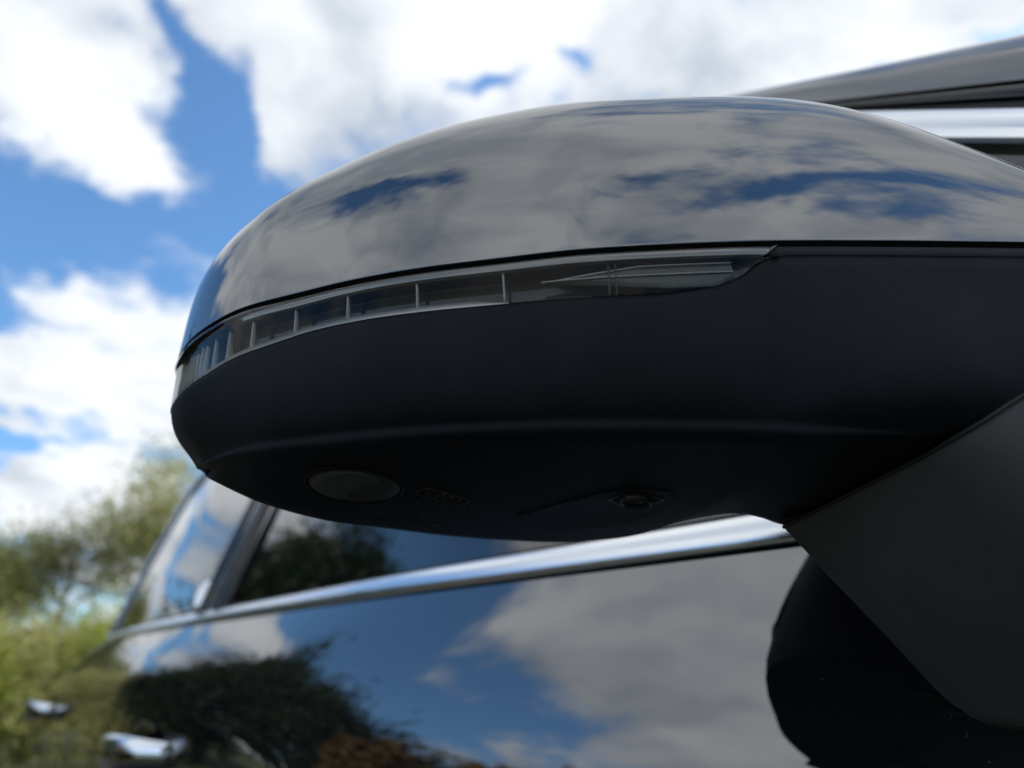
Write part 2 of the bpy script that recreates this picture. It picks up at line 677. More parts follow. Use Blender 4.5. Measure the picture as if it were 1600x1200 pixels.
# pillars between the windows: gloss black covers
for (a, b, ins, yc_) in ((.962, 1.000, .003, .001), (1.004, 1.036, .005, .009), (1.042, 1.083, .003, .002), (1.097, 1.124, .002, .003)):
    upper_sheet('door_pillar_cover', bz, line_glass, a, b, 10, 22, 'gloss_black', inset=ins, skirt=(.012, 0, 0), y_curve=yc_)
upper_sheet('pillar_seal', bz, line_glass, .945, 1.14, 8, 22, 'rubber', inset=.014)
# frame at the tail end of the rear door glass
upper_sheet('window_seal', bz, line_glass, 2.024, 2.042, 5, 22, 'rubber', inset=.003, skirt=(.012, 0, 0))
upper_sheet('window_chrome', bz, line_chrome, 2.0425, 2.060, 6, 22, 'satin_chrome', inset=-.001, y_curve=.003, skirt=(.012, 0, 0))
upper_sheet('door_pillar_cover', bz, line_chrome, 2.064, 2.13, 8, 22, 'gloss_black', inset=.002, y_curve=.003, skirt=(.012, 0, 0))
# chrome round the windows, seals and painted frame
upper_sheet('window_chrome', line_glass, line_chrome, YA, 2.05, 160, 5, 'satin_chrome', inset=-.001, z_curve=.0022, skirt=(.008, 0, 0))
s1 = lambda y: line_chrome(y) + .42 * (line_seal(y) - line_chrome(y))
s2 = lambda y: line_chrome(y) + .50 * (line_seal(y) - line_chrome(y))
upper_sheet('window_seal', lambda y: line_chrome(y) + .0008, s1, YA, 2.05, 160, 4, 'rubber', inset=.004, skirt=(.01, 0, 0))
upper_sheet('window_seal', s2, lambda y: line_seal(y) - .0012, YA, 2.05, 160, 4, 'gloss_black', inset=.0015, z_curve=.001, skirt=(.01, 0, 0))
upper_sheet('frame_backing', lambda y: line_glass(y) - .01, lambda y: line_seal(y) + .01, YA, 2.05, 120, 4, 'rubber', inset=.011)
# painted pillar and roof edge
ys = np.linspace(YA - .08, 3.1, 200)
A = np.zeros((9, len(ys), 3))
for j, y in enumerate(ys):
    a, b = float(line_seal(y)), float(line_paint(y))
    b = max(b, a + .012)
    for i in range(9):
        t = i / 8
        z = a + (b - a) * t
        A[i, j] = (up_x(y, z) + .035 * max(0, t - .35) ** 2 - .002 * math.sin(math.pi * t), y, z)
pillar = sheet('roof_pillar', A, 'black_paint', car, skirt=(.03, 0, -.004))
# rear pillar skin behind the rear window
upper_sheet('rear_pillar', lambda y: bz(y) - .01, lambda y: line_seal(y) - .002, 2.12, 3.1, 60, 22, 'black_paint', inset=.012)
# roof and windscreen: from one side to the other
edge = A[-1]


def across(name, ys_, zlift, material, crown):
    nx = 25
    B = np.zeros((len(ys_), nx, 3))
    for i, y in enumerate(ys_):
        j = np.argmin(abs(edge[:, 1] - y))
        x0, z0 = edge[j][0], edge[j][2]
        for k in range(nx):
            t = k / (nx - 1)
            B[i, k] = (x0 + (2 * (XC - x0)) * t, y - .25 * math.sin(math.pi * t) * (1 if material == 'tinted_glass' else 0) * 1.0, z0 + zlift + crown * math.sin(math.pi * t))
    return sheet(name, B, material, car)


across('windscreen', np.linspace(YA - .05, .52, 20), -.004, 'tinted_glass', .03)
across('roof_panel', np.linspace(.53, 3.08, 40), -.002, 'black_paint', .05)
# tailgate, bonnet, nose
def loft_across(name, secs, material, crown=0.0):
    B = np.zeros((len(secs), 21, 3))
    for i, (x0, y, z, dy) in enumerate(secs):
        for k in range(21):
            t = k / 20
            B[i, k] = (x0 + 2 * (XC - x0) * t, y + dy * math.sin(math.pi * t), z + crown * math.sin(math.pi * t))
    return sheet(name, B, material, car)


ze = float(edge[-1][2])
fx = lambda y, q: float(body_x(y, q))
fz = lambda y, q: float(belt_z(y)) - q
loft_across('rear_screen', [(edge[-1][0], 3.08, ze, .12), (fx(3.2, -.02) + .01, 3.2, fz(3.2, -.02), .20)], 'tinted_glass')
loft_across('tailgate', [(fx(3.2, q), 3.2, fz(3.2, q), .20 + .05 * math.sin(3 * q)) for q in np.linspace(-.018, .70, 9)], 'black_paint')
loft_across('bonnet', [(fx(y, -.03), y, fz(y, -.03), -.10) for y in np.linspace(-.30, -1.75, 8)], 'black_paint', .07)
loft_across('scuttle', [(fx(-.06, -.03) + .03, -.06, fz(-.06, -.045), -.20), (fx(-.295, -.03), -.295, fz(-.295, -.03), -.10)], 'rubber', .072)
loft_across('front_bumper', [(fx(-1.75, q), -1.75, fz(-1.75, q), -.16 - .12 * math.sin(3 * max(0, q))) for q in np.linspace(-.028, .69, 9)], 'black_paint', .0)
loft_across('underbody', [(.36, -1.7, -.76, 0), (.34, -.3, -.78, 0), (.33, 1.9, -.76, 0), (.42, 3.35, -.7, 0)], 'rubber')
for nm, y0, y1, q0, q1, mt in (('headlamp', -1.74, -1.45, .05, .16, 'headlamp'), ('tail_lamp', 2.98, 3.19, .06, .17, 'tail_lamp')):
    ys_ = np.linspace(y0, y1, 14)
    qs_ = np.linspace(q0, q1, 6)
    sheet(nm, [[(float(body_x(y, q)) - .004, y, float(belt_z(y)) - q) for y in ys_] for q in qs_], mt, car, skirt=(.03, 0, 0))

# chrome belt moulding
bel = []
ysb = np.linspace(-.28, 2.06, 160)
prof = [(.012, -.007), (.0004, -.0068), (-.0028, -.0062), (-.0035, -.0050), (-.0024, .0004), (.0004, .0056), (.0042, .0102), (.007, .0118), (.013, .0124)]


def belt_moulding(name, y0, y1, n):
    ys_ = np.linspace(y0, y1, n)
    return sheet(name, [[(float(belt_x(y)) + .004 + px_, y, float(belt_z(y)) + pz) for y in ys_] for (px_, pz) in prof], 'satin_chrome', car)


belt_moulding('belt_moulding', -.26, 1.088, 90)
belt_moulding('belt_moulding', 1.092, 2.055, 60)
# chrome cap at the foot of the rear door frame
cb = MB()
yv = 1.108
for k in range(1):
    path = [(float(up_x(yv + .004 * t, float(bz(yv)) + .002 + .042 * t)) - .002, yv + .006 * t, float(bz(yv)) + .002 + .042 * t) for t in np.linspace(0, 1, 10)]
    V, F = tube(path, [.006, .0085, .0095, .010, .010, .010, .0095, .0085, .007, .004], 10)
    cb.add(V, F)
cb.link('trim_cap', 'satin_chrome', car)
# dark shut-line backing behind the door gaps and under the belt
for y in (-.30, 1.09, 2.06):
    qs_ = np.linspace(.0, SILL - .08, 30)
    sheet('door_seal', [[(float(body_x(yy, q)) + .010, yy, float(belt_z(yy)) - q) for yy in (y - .012, y, y + .012)] for q in qs_], 'rubber', car)
ysx = np.linspace(-.28, 2.0, 100)
sheet('belt_seal', [[(float(belt_x(y)) + .009 + dx, y, float(belt_z(y)) + dz) for y in ysx] for dx, dz in ((0.0, .012), (0, -.004), (-.003, -.0115))], 'rubber', car)

# door handles: a bowl behind a chrome-topped pull
def door_handle(yc, door):
    q = .150
    L = .102
    V = MB()
    ts = np.linspace(-1, 1, 25)
    ang = np.linspace(0, 2 * np.pi, 13)[:-1]
    rows = []
    for t in ts:
        y = yc + L * t
        xs = float(body_x(y, q))
        out = .034 * (1 - abs(t) ** 3.0) - .004
        hgt = .017 * (1 - .35 * abs(t) ** 2)
        dep = .008
        rows.append([(xs - out - dep * math.cos(a), y, float(belt_z(yc)) - q + .02 * t * 0 + hgt * math.sin(a)) for a in ang])
    V.add(np.array(rows).reshape(-1, 3), grid_faces(len(ts), len(ang), 0, True) + [tuple(range(12)), tuple(24 * 12 + k for k in range(12))])
    h = V.link('door_handle', 'black_paint', car)
    put(h, door)
    # bright top strip of the pull
    rows = []
    for t in ts:
        y = yc + L * t
        xs = float(body_x(y, q))
        out = .034 * (1 - abs(t) ** 3.0) - .004
        hgt = .017 * (1 - .35 * abs(t) ** 2)
        zc_ = float(belt_z(yc)) - q
        rows.append([(xs - out - .0105, y, zc_ + hgt * .30), (xs - out - .0098, y, zc_ + hgt * .75), (xs - out - .004, y, zc_ + hgt * 1.18), (xs - out + .006, y, zc_ + hgt * 1.12)])
    s = sheet('handle_trim', np.array(rows), 'satin_chrome', car)
    put(s, door)
    # recessed bowl, dark
    rows = []
    for r_, dx in ((1.0, -.0015), (.93, .001), (.6, .002), (.0, .002)):
        row = []
        for a in np.linspace(0, 2 * np.pi, 33):
            y = yc + r_ * .085 * math.cos(a)
            qq = q - r_ * .033 * math.sin(a)
            row.append((float(body_x(y, qq)) - .002 + dx * .3, y, float(belt_z(yc)) - qq))
        rows.append(row)
    b = sheet('handle_bowl', np.array(rows), 'gloss_black', car)
    put(b, door)


door_handle(.975, fd)
door_handle(1.93, rd)

# wheels
def wheel(y, xo):
    rings = [(.215, .0), (.30, -.004), (.345, -.012), (.368, .0), (WR, .03), (WR, .20), (.35, .235), (.25, .24)]
    seg = 48
    V = []
    for (r_, dx) in rings:
        for k in range(seg):
            a = 2 * math.pi * k / seg
            V.append((xo + dx, y + r_ * math.cos(a), WZ + r_ * math.sin(a)))
    w = link('wheel', V, grid_faces(len(rings), seg, 0, True), 'rubber', car)
    rb = MB()
    V = []
    for (r_, dx) in ((.262, .012), (.25, -.002), (.235, .02), (.22, .12), (.02, .13)):
        for k in range(seg):
            a = 2 * math.pi * k / seg
            V.append((xo + dx, y + r_ * math.cos(a), WZ + r_ * math.sin(a)))
    rb.add(V, grid_faces(5, seg, 0, True))
    r = rb.link('rim', 'alloy', car)
    put(r, w)
    for k in range(10):
        a = 2 * math.pi * k / 10
        M = Matrix.Rotation(a, 3, 'X')
        sp = MB().box((0, .14, 0), (.03, .22, .036))
        vv = np.vstack(sp.v) @ np.array(M).T + np.array([xo + .02, y, WZ])
        s = link('spoke', vv, sp.f, 'alloy', car, smooth=False)
        put(s, w)
    hub = MB()
    V, F = tube([(xo - .005, y, WZ), (xo + .06, y, WZ)], .055, 20)
    put(hub.add(V, F).link('hub_cap', 'alloy', car, smooth=False), w)


def arch(y):
    a = np.linspace(R(-12), R(192), 50)
    rows = []
    for r_, dx in ((.445, .003), (.44, -.012), (.405, -.010), (.40, .10), (.40, .25)):
        row = []
        for t in a:
            yy, z_ = y + r_ * math.cos(t), WZ + r_ * math.sin(t)
            yq = y + .43 * math.cos(t)
            zq = WZ + .43 * math.sin(t)
            row.append((float(body_x(yq, float(belt_z(yq)) - zq)) + dx, yy, z_))
        rows.append(row)
    sheet('wheel_arch', np.array(rows), 'rubber', car)


for y in (FWY, RWY):
    arch(y)
    wheel(y, float(body_x(y, .5)) + .035)

# the far side of the car mirrors the near one
for o in [c for c in car.children if c.name.split('.')[0] in
          ('front_wing', 'front_door', 'rear_door', 'rear_wing', 'sill_trim', 'front_window', 'rear_window', 'quarter_window', 'roof_pillar', 'rear_pillar',
           'window_chrome', 'belt_moulding', 'door_pillar_cover', 'pillar_seal', 'wheel_arch', 'headlamp', 'tail_lamp', 'belt_seal', 'frame_backing')]:
    c = o.copy()
    me = o.data.copy()
    co = np.zeros(len(me.vertices) * 3)
    me.vertices.foreach_get('co', co)
    co = co.reshape(-1, 3)
    co[:, 0] = 2 * XC - co[:, 0]
    me.vertices.foreach_set('co', co.ravel())
    me.flip_normals()
    c.data = me
    COL.objects.link(c)
    put(c, car)

# ------------------------------------------------------------------ wing mirror
ZS = .122
NU = 221
UU = np.linspace(0, 1, NU)
S = catmull([(.300, .010), (.275, .020), (.250, .0365), (.221, .0566), (.1909, .0776), (.1616, .0989), (.1407, .116), (.1204, .1343), (.105, .1509),
             (.0892, .1686), (.0763, .1856), (.065, .2037), (.0533, .2243), (.0479, .2418), (.0455, .257), (.0452, .270), (.0464, .2826), (.0505, .2945)], NU)
tg = np.gradient(S, axis=0)
tg /= np.linalg.norm(tg, axis=1)[:, None]
IN = np.c_[tg[:, 1], -tg[:, 0]]          # inward normal in plan


def at(off, z):
    z = np.broadcast_to(z, (NU,))
    off = np.broadcast_to(off, (NU,))
    return np.c_[S + IN * off[:, None], z]


# --- cap
TZ = spline(UU, [0, .14, .27, .42, .58, .75, .9, 1.], [.1208, .1718, .2157, .226, .2233, .2066, .1848, .1716])
TP = catmull([(.33, .13), (.27, .165), (.22, .20), (.17, .228), (.12, .252), (.088, .272), (.070, .284), (.060, .298)], NU)
T = np.c_[TP, TZ]
P0 = at(0, ZS + .0006)
ch = T - P0
hz = ch * [1, 1, 0]
P1 = P0 + np.c_[0 * UU, 0 * UU, .80 * ch[:, 2]] + hz * .03
P2 = T - hz * .70
rows = [at(.006, ZS + .0006), at(.0012, ZS + .0003), at(.0003, ZS + .00035), at(.00005, ZS + .00045)]
for v in [0, .002, .006] + list(np.linspace(0, 1, 60)[1:]):
    rows.append((1 - v)**3 * P0 + 3 * (1 - v)**2 * v * P1 + 3 * (1 - v) * v * v * P2 + v**3 * T)
rows.append(T + np.c_[IN * .001, -.003 + 0 * UU])
rows.append(T + np.c_[-IN * .004, -.006 + 0 * UU])
CAP = np.array(rows)

# --- lower housing
crest = -softinterp(UU, [0, .7, .86, 1], [.0020, .0020, -.0009, -.0012], 6)
ZB = np.interp(UU, [0, .405, .412, .42, .43, .45, .4875, .56, .64, .75, .8, .86, .92, 1], [.1158, .1158, .1156, .1135, .1100, .1066, .1048, .1055, .106, .1066, .105, .1033, .1030, .1030])
k = np.hanning(9)
k /= k.sum()
ZB = np.convolve(np.r_[[ZB[0]] * 4, ZB, [ZB[-1]] * 4], k, 'valid')
ZBL = np.where(UU < .45, np.interp(UU, [0, .400, .412, .420, .430, .45], [.1207, .1207, .1166, .1135, .1100, .1066]), ZB)   # lower edge of the lens
CH = np.interp(UU, [0, .408, .43, .5, 1], [0, 0, .0045, .0065, .0065])     # depth of the lamp channel
UT = .408
OC = softinterp(UU, [0, .2, .3, .78, .88, 1], [.010, .010, .006, .006, .0105, .0150], 6)
ZC = softinterp(UU, [0, .26, .34, .42, .5, .6, .75, .9, 1], [.064, .064, .0672, .0700, .0716, .0734, .075, .0785, .084], 6)
STEP = softinterp(UU, [0, .32, .40, .82, .93, 1], [0, 0, .7, .7, .1, 0], 5)
Epts = [(.30, .12, .063), (.262, .146, .060), (.226, .1516, .060), (.2128, .1497, .060), (.2009, .1508, .0600), (.1965, .162, .0602), (.195, .1766, .060), (.1975, .1880, .060), (.1955, .202, .0600),
        (.1836, .2191, .060), (.1640, .229, .060), (.1418, .2356, .060), (.118, .242, .061), (.0961, .247, .062), (.0743, .2506, .066), (.0648, .2581, .072), (.061, .2725, .080), (.062, .288, .095)]
Epts = np.array(Epts) * np.interp(np.arange(len(Epts)), [0, 2, 5, 9, 12, 14, 17], [1.0, 1.03, 1.06, 1.11, 1.11, 1.04, 1.0])[:, None]
E = catmull(Epts, NU)
# line the stations of the lower edge up with those of the front face
Es = np.linspace(0, 1, NU)
E = np.c_[[np.interp(np.interp(UU, [0, .30, .45, .62, .8, 1], [0, .22, .45, .66, .82, 1]), Es, E[:, j]) for j in range(3)]].T
r3 = at(crest, .1170)
rows = [at(.0065, ZS - .0012), at(.0010, ZS - .0012), at(.0002, ZS - .0016), at(crest * .55, .1192), r3]
inz = UU >= UT
zt = np.where(inz, .1165, .1165)
ZT = np.maximum(.1163, ZB + .0003)
rows.append(at(crest + np.where(inz, .0002, 0), ZT))
rows.append(at(crest + CH, ZT - .0001))
rows.append(at(crest + CH, np.minimum(ZB + .0012, ZT - .0001)))
low0 = at(crest + .0002, ZB)
rows.append(at(crest + CH * .92, np.minimum(ZB + .0004, ZT - .0001)))
rows.append(at(crest + .0008, ZB + .0002))
rows.append(low0)
conc = at(OC, ZC)
tipw = np.clip((UU - .72) / .16, 0, 1)[:, None]
c1 = low0 + np.c_[IN * (-.0010 + .0030 * tipw), -(ZB - ZC) * .55]
cw = np.clip((UU - .30) / .12, 0, 1)[:, None]
c2 = conc + np.c_[-IN * (.0045 * cw + .020 * (1 - cw)), (ZB - ZC) * (.12 + .2 * tipw[:, 0])]
for v in np.linspace(0, 1, 22)[1:]:
    rows.append((1 - v)**3 * low0 + 3 * (1 - v)**2 * v * c1 + 3 * (1 - v) * v * v * c2 + v**3 * conc)
st = STEP[:, None]
sidep = conc + np.c_[-IN * .0002 * st, -.0034 * STEP]
sidep1 = conc + np.c_[IN * .0002, -.0016 * STEP]
sidep2 = conc + np.c_[IN * (.0012 + 0 * st), -.0052 * STEP]
sidep3 = conc + np.c_[IN * (.0045 + 0 * st), -.0062 * STEP - .0002]
rows += [sidep1, sidep, sidep2, sidep3]
for v in np.linspace(0, 1, 24)[1:-1]:
    q_ = sidep3 * (1 - v) + E * v
    q_[:, 2] -= .0022 * np.sin(np.pi * v) * (1 - .0)
    rows.append(q_)
rows += [E + [0, 0, .0002], E + [0, 0, .0010]]
cen = np.array([.155, .262, .13])
for kx in (.06, .14):
    rows.append(E + (cen - E) * kx + [0, 0, .006 + .02 * kx])
HOUSE = np.array(rows)
mirror = sheet('wing_mirror', HOUSE, 'black_plastic', car)
tag(mirror, 'large wing mirror with gloss black cap, clear indicator strip and matte black underside')


def sub(o, parent=None):
    put(o, parent or mirror)
    return o


cap_o = sheet('mirror_cap', CAP, 'black_paint', mirror)
# dark gap filler behind the seam
sheet('seam_seal', np.array([at(.0026, ZS + .003), at(.0026, ZS - .004)]), 'rubber', mirror)
# rear frame and mirror glass (faces rearwards)
loopT = T + np.c_[-IN * .004, -.006 + 0 * UU]
loopE = HOUSE[-1]
ring = np.array([T * (1 - t) + (E + [0, 0, .0010]) * t for t in np.linspace(0, 1, 16)])
ring[:, :, 1] += (.013 * np.sin(np.pi * np.linspace(0, 1, 16)) ** .7)[:, None]
sheet('rear_frame', ring, 'black_plastic', mirror)
gls = ring[3:13, int(.5 * NU):int(.94 * NU)] + np.array([0, .002, 0])
sheet('mirror_glass', gls, 'mirror_silver', mirror)

# --- indicator: lens shell, reflector floor, ribs
i0 = int(np.searchsorted(UU, .401))
sl = slice(i0, NU)
proud = .0005
lens_rows = [at(.0008 - proud, ZS - .0013), at(.0001 - proud, ZS - .0017), at(crest * .55 - proud, .1193), at(crest - proud, .1171)]
for v in np.linspace(0, 1, 7)[1:]:
    lens_rows.append(at(crest - proud * (1 - v * .9), np.maximum(.1171, ZBL) * (1 - v) + (ZBL + .0001) * v))
lens_rows = [np.where((r[:, 2] < ZBL)[:, None], at(crest - .0001, ZBL + .0001), r) for r in lens_rows]
lens = sheet('indicator_lens', np.array(lens_rows)[:, sl], 'clear_lens', mirror)
# opaque black upper part of the lamp behind the bevel
u2 = [at(.0006, ZS - .0011), at(-.0001, ZS - .0016), at(crest * .55 - .0002, .1192), at(crest - .0002, .1169), at(crest + .0006, .1160)]
u2 = [np.where((r[:, 2] < ZBL + .0004)[:, None], at(crest - .0001, ZBL + .0004), r) for r in u2]
sheet('indicator_bezel', np.array(u2)[:, sl], 'lamp_bezel', mirror)
# dark liner of the channel
ZL = np.maximum(ZT - .0006, ZB + .0002)
bk = [at(crest + .0004, ZL), at(crest + CH * .5, ZL - .0001), at(crest + CH - .0004, ZL - .0002), at(crest + CH - .0007, ZB * .5 + .5 * ZL), at(crest + CH - .0004, np.minimum(ZB + .0012, ZL - .0003))]
sheet('indicator_back', np.array(bk)[:, sl], 'channel_black', mirror)
# the bright strip the ribs stand on
ia, ib = int(.592 * NU), NU
tp = np.interp(np.arange(ia, ib), [ia, ia + 6], [.15, 1])
f0 = at(crest + .0006, ZB + .0002)[ia:ib]
f1 = at(crest + .0006, ZB + .0013)[ia:ib]
f2 = at(crest + .0012, ZB + .0024)[ia:ib]
f3 = at(crest + .0045, ZB + .0026)[ia:ib]
f1, f2, f3 = [f0 + (f_ - f0) * tp[:, None] for f_ in (f1, f2, f3)]
sheet('indicator_floor', np.array([f0, f1, f2, f3]), 'reflector', mirror)


def rib(u, w, lean=0.0, z1=.1164, mt='rib_plastic', d0=.0006, d1=.004, name='indicator_rib'):
    x = u * (NU - 1)
    i = int(x)
    def pt(off, z, du):
        xx = x + du
        j = min(int(xx), NU - 2)
        t = xx - j
        s_ = S[j] * (1 - t) + S[j + 1] * t
        n_ = IN[j] * (1 - t) + IN[j + 1] * t
        return np.r_[s_ + n_ * off, z]
    zb = float(np.interp(u, UU, ZB)) + .0004
    cr = float(np.interp(u, UU, crest))
    step = np.linalg.norm(S[min(i + 1, NU - 1)] - S[i])
    h = w / 2 / step
    le = lean / step
    V = []
    for z, l, dd in ((zb, 0, d1), (zb * .7 + z1 * .3, le * .25, d1 * .8), (zb * .3 + z1 * .7, le * .7, d1 * .6), (z1, le, d1 * .45)):
        for sgn in (-1, 1):
            V.append(pt(cr + d0, z, l + sgn * h))
        for sgn in (1, -1):
            V.append(pt(cr + dd, z, l + sgn * h))
    return link(name, V, grid_faces(4, 4, 0, True) + [(0, 1, 2, 3), (12, 13, 14, 15)], mt, mirror)


for u in (.594, .6585, .715, .764, .808, .838, .860):
    rib(u, .0005, lean=.0006 if u < .8 else .0004)
for kx, u in enumerate(np.linspace(.874, .960, 11)):
    rib(u, .0007 if kx % 2 else .0009, z1=.1150 + .0006 * math.sin(kx * 2.1), d1=.0035, d0=.0003)
# light guide on the inboard end: tapered panel with two bright edges
j0, j1 = int(.435 * NU), int(.572 * NU)
tt = np.linspace(0, 1, j1 - j0)
zm = .1118
zt_ = zm + .0034 * np.minimum(1, (1 - tt) * 1.9)
zl_ = zm - .0036 * np.minimum(1, (1 - tt) * 1.5) * np.minimum(1, tt * 8 + .35)
top_ = at(crest + .0022, .11)[j0:j1].copy()
top_[:, 2] = zt_
mid_ = at(crest + .0014, .11)[j0:j1].copy()
mid_[:, 2] = zm
low_ = at(crest + .0026, .11)[j0:j1].copy()
low_[:, 2] = zl_
sheet('light_guide', np.array([top_, mid_, low_]), 'light_guide', mirror)
for L_, nm in ((top_, 'light_guide_edge'), (mid_, 'light_guide_edge')):
    V, F = tube(L_ - np.c_[IN[j0:j1] * .0004, 0 * tt], .00022, 6)
    link(nm, V, F, 'rib_plastic', mirror)
rib(.521, .0006, z1=.1155, mt='light_guide', name='light_guide_post')
rib(.516, .0004, z1=.1155, mt='light_guide', name='light_guide_post')

# --- small fittings on the underside
bm_ = bmesh.new()
bm_.from_mesh(mirror.data)
bvh = BVHTree.FromBMesh(bm_)


def hit(px, py):
    dd = view_dir(px, py).normalized()
    loc, nor, idx, dist = bvh.ray_cast(Vector(EYE), dd)
    if loc is None:
        return None
    if nor.dot(dd) > 0:
        nor = -nor
    return np.array(loc) - EYE, np.array(nor)


def frame_at(px, py, px2, py2):
    c, n = hit(px, py)
    c2, _ = hit(px2, py2)
    e1 = c2 - c
    e1 -= n * (e1 @ n)
    e1 /= np.linalg.norm(e1)
    return c, n, e1, np.cross(n, e1)


# round courtesy lamp
c, n, e1, e2 = frame_at(552, 757, 618, 775)
cA, _ = hit(487, 738)
cB, _ = hit(617, 776)
c = (cA + cB) / 2
_, n = hit(552, 757)
r0 = np.linalg.norm(cB - cA) / 2
e1 = (cB - cA) / (2 * r0)
n = n - e1 * (n @ e1)
n /= np.linalg.norm(n)
e2 = np.cross(n, e1)
seg = 56


def disc_rows(c, n, e1, e2, prof, seg=56):
    V = []
    for r_, h in prof:
        for k in range(seg):
            a = 2 * math.pi * k / seg
            V.append(c + e1 * r_ * math.cos(a) + e2 * r_ * math.sin(a) + n * h)
    return V, grid_faces(len(prof), seg, 0, True)


V, F = disc_rows(c, n, e1, e2, [(r0 * 1.05, -.0006), (r0 * 1.04, .0006), (r0 * .99, .0009), (r0 * .97, .0003), (r0 * .955, -.0004)])
link('courtesy_lamp_rim', V, F, 'black_plastic', mirror)
V, F = disc_rows(c, n, e1, e2, [(r0 * .955, .0002), (r0 * .93, .0007), (r0 * .5, .0008), (.0001, .0008)])
link('courtesy_lamp', V, F, 'lamp_plastic', mirror)
# fine prism ridges on half of the lamp
for k in range(17):
    b = -.84 + 1.62 * k / 16
    half = math.sqrt(max(0, .88**2 - b * b))
    a0, a1 = -half, min(half, .12 + .10 * math.sin(k))
    d1 = (e1 * .86 + e2 * -.0)
    pth = []
    for t in np.linspace(0, 1, 5):
        a = a0 + (a1 - a0) * t
        pth.append(c + e1 * r0 * a + e2 * r0 * b + n * .0008)
    V, F = tube(pth, .00026, 5)
    link('lamp_ridge', V, F, 'lamp_ridge', mirror)

# camera pod: almond recess rim with a round lens
cc, nn, f1_, f2_ = frame_at(993, 779, 1040, 779)
if np.dot(f2_, np.array([0, 1, 0])) < 0:
    f2_ = -f2_
rl = np.linalg.norm(hit(1018, 780)[0] - hit(968, 780)[0]) / 2
rows = []
for s_, h in ((1.0, .0001), (.97, .0006), (.9, .0006), (.80, .0002)):
    row = []
    for k in range(49):
        a = 2 * math.pi * k / 48
        ex = 1.85 * math.copysign(abs(math.cos(a)) ** 1.0, math.cos(a))
        ey = 1.12 * math.copysign(abs(math.sin(a)) ** 1.5, math.sin(a))
        row.append(cc + f1_ * rl * ex * s_ + f2_ * rl * ey * s_ + nn * h)
    rows.append(row)
wp = [hit(*q) for q in ((805, 806), (870, 786), (940, 768), (1000, 760), (1048, 766), (1062, 780), (1030, 800), (970, 820), (900, 832), (840, 832))]
wc = np.mean([q[0] for q in wp], axis=0)
wb = np.array([q[0] for q in wp])
wt = np.array([q[0] + (wc - q[0]) * .03 + q[1] * .00045 for q in wp])
nw = len(wp)
wedge = link('camera_wedge', np.vstack([wb, wt]), [(k, (k + 1) % nw, nw + (k + 1) % nw, nw + k) for k in range(nw)] + [tuple(range(nw, 2 * nw))], 'black_plastic', mirror, smooth=False)
cc = cc + nn * .0005
sheet('camera_surround', np.array(rows), 'dark_plastic', mirror)
V, F = disc_rows(cc, nn, f1_, f2_, [(rl * 1.02, .0000), (rl * .99, .0016), (rl * .90, .0018), (rl * .80, .0008)])
link('camera_bezel', V, F, 'dark_plastic', mirror)
V, F = disc_rows(cc, nn, f1_, f2_, [(rl * .82, .0006), (rl * .6, .0008), (rl * .3, .0009), (rl * .05, .0009)])
link('camera_lens', V, F, 'channel_black', mirror)

# moulded marks: four linked rings with small raised characters below
ca, na, g1, g2 = frame_at(672, 770, 728, 786)
rr = np.linalg.norm(hit(690, 776)[0] - hit(656, 766)[0]) / 2
for (px, py) in ((673, 770), (687, 774), (700, 778), (712, 781)):
    cx, nx_ = hit(px, py)
    pth = [cx + g1 * rr * math.cos(a) + g2 * rr * math.sin(a) + nx_ * .0001 for a in np.linspace(0, 2 * np.pi, 33)]
    V, F = tube(pth, .00022, 6, cap=False)
    link('moulded_ring', V, F, 'lamp_plastic', mirror)  # paler than the housing plastic, highlight on the raised edges put into colour
strokes = [((650, 784), (654, 781)), ((667, 784), (668, 786)), ((674, 787), (675, 785)), ((679, 787), (682, 784)), ((683, 788), (684, 790)), ((690, 785), (692, 790)), ((692, 787), (695, 786)),
           ((703, 791), (710, 789)), ((716, 793), (721, 790)), ((725, 792), (728, 789)), ((660, 803), (671, 797)), ((676, 796), (680, 795)), ((680, 799), (682, 798)),
           ((586, 813), (602, 812)), ((611, 811), (616, 811)), ((620, 814), (626, 814)), ((630, 811), (630, 815)), ((633, 815), (641, 815)), ((648, 815), (652, 815)),
           ((661, 816), (665, 816)), ((662, 824), (664, 827)), ((676, 818), (678, 822)), ((682, 819), (685, 817)), ((690, 817), (694, 819)), ((697, 820), (700, 820)), ((705, 828), (708, 831))]
for (a, b) in strokes:
    ha, hb = hit(*a), hit(*b)
    if ha and hb:
        V, F = tube([ha[0] + ha[1] * .0001, (ha[0] + hb[0]) / 2 + ha[1] * .00012, hb[0] + hb[1] * .0001], .00022, 5)
        link('moulded_mark', V, F, 'lamp_plastic', mirror)  # same paler colour standing in for the highlight

# --- foot of the mirror, fixed to the door
top = []
for (px, py) in ((1220, 820), (1270, 793), (1320, 766), (1370, 739), (1420, 712), (1470, 682), (1530, 645), (1600, 600)):
    h = hit(px, py)
    vd = np.array(view_dir(px, py))
    top.append(h[0] if h else vd * (.0595 / vd[2]))
top = np.array(top)
top = np.vstack([top, top[-1] + [.028, -.034, .012], top[-1] + [.062, -.060, .014]])
def on_x(px, py, x):
    v = view_dir(px, py)
    return np.array(v) * (x / v.x)
bot = np.array([on_x(1443, 1052, .2675), on_x(1465, 1080, .2685), on_x(1490, 1102, .2695), on_x(1520, 1119, .270), on_x(1550, 1128, .2705), on_x(1575, 1133, .2712), on_x(1600, 1136, .272),
                (.2735, .075, -.006), (.278, .02, -.006), (.292, -.05, .0)])
n_ = 34
topc, botc = catmull(top, n_), catmull(bot, n_)
gapv = botc - topc
gapv /= np.linalg.norm(gapv, axis=1)[:, None]
gw = np.linspace(.0009, .0034, n_)[:, None]
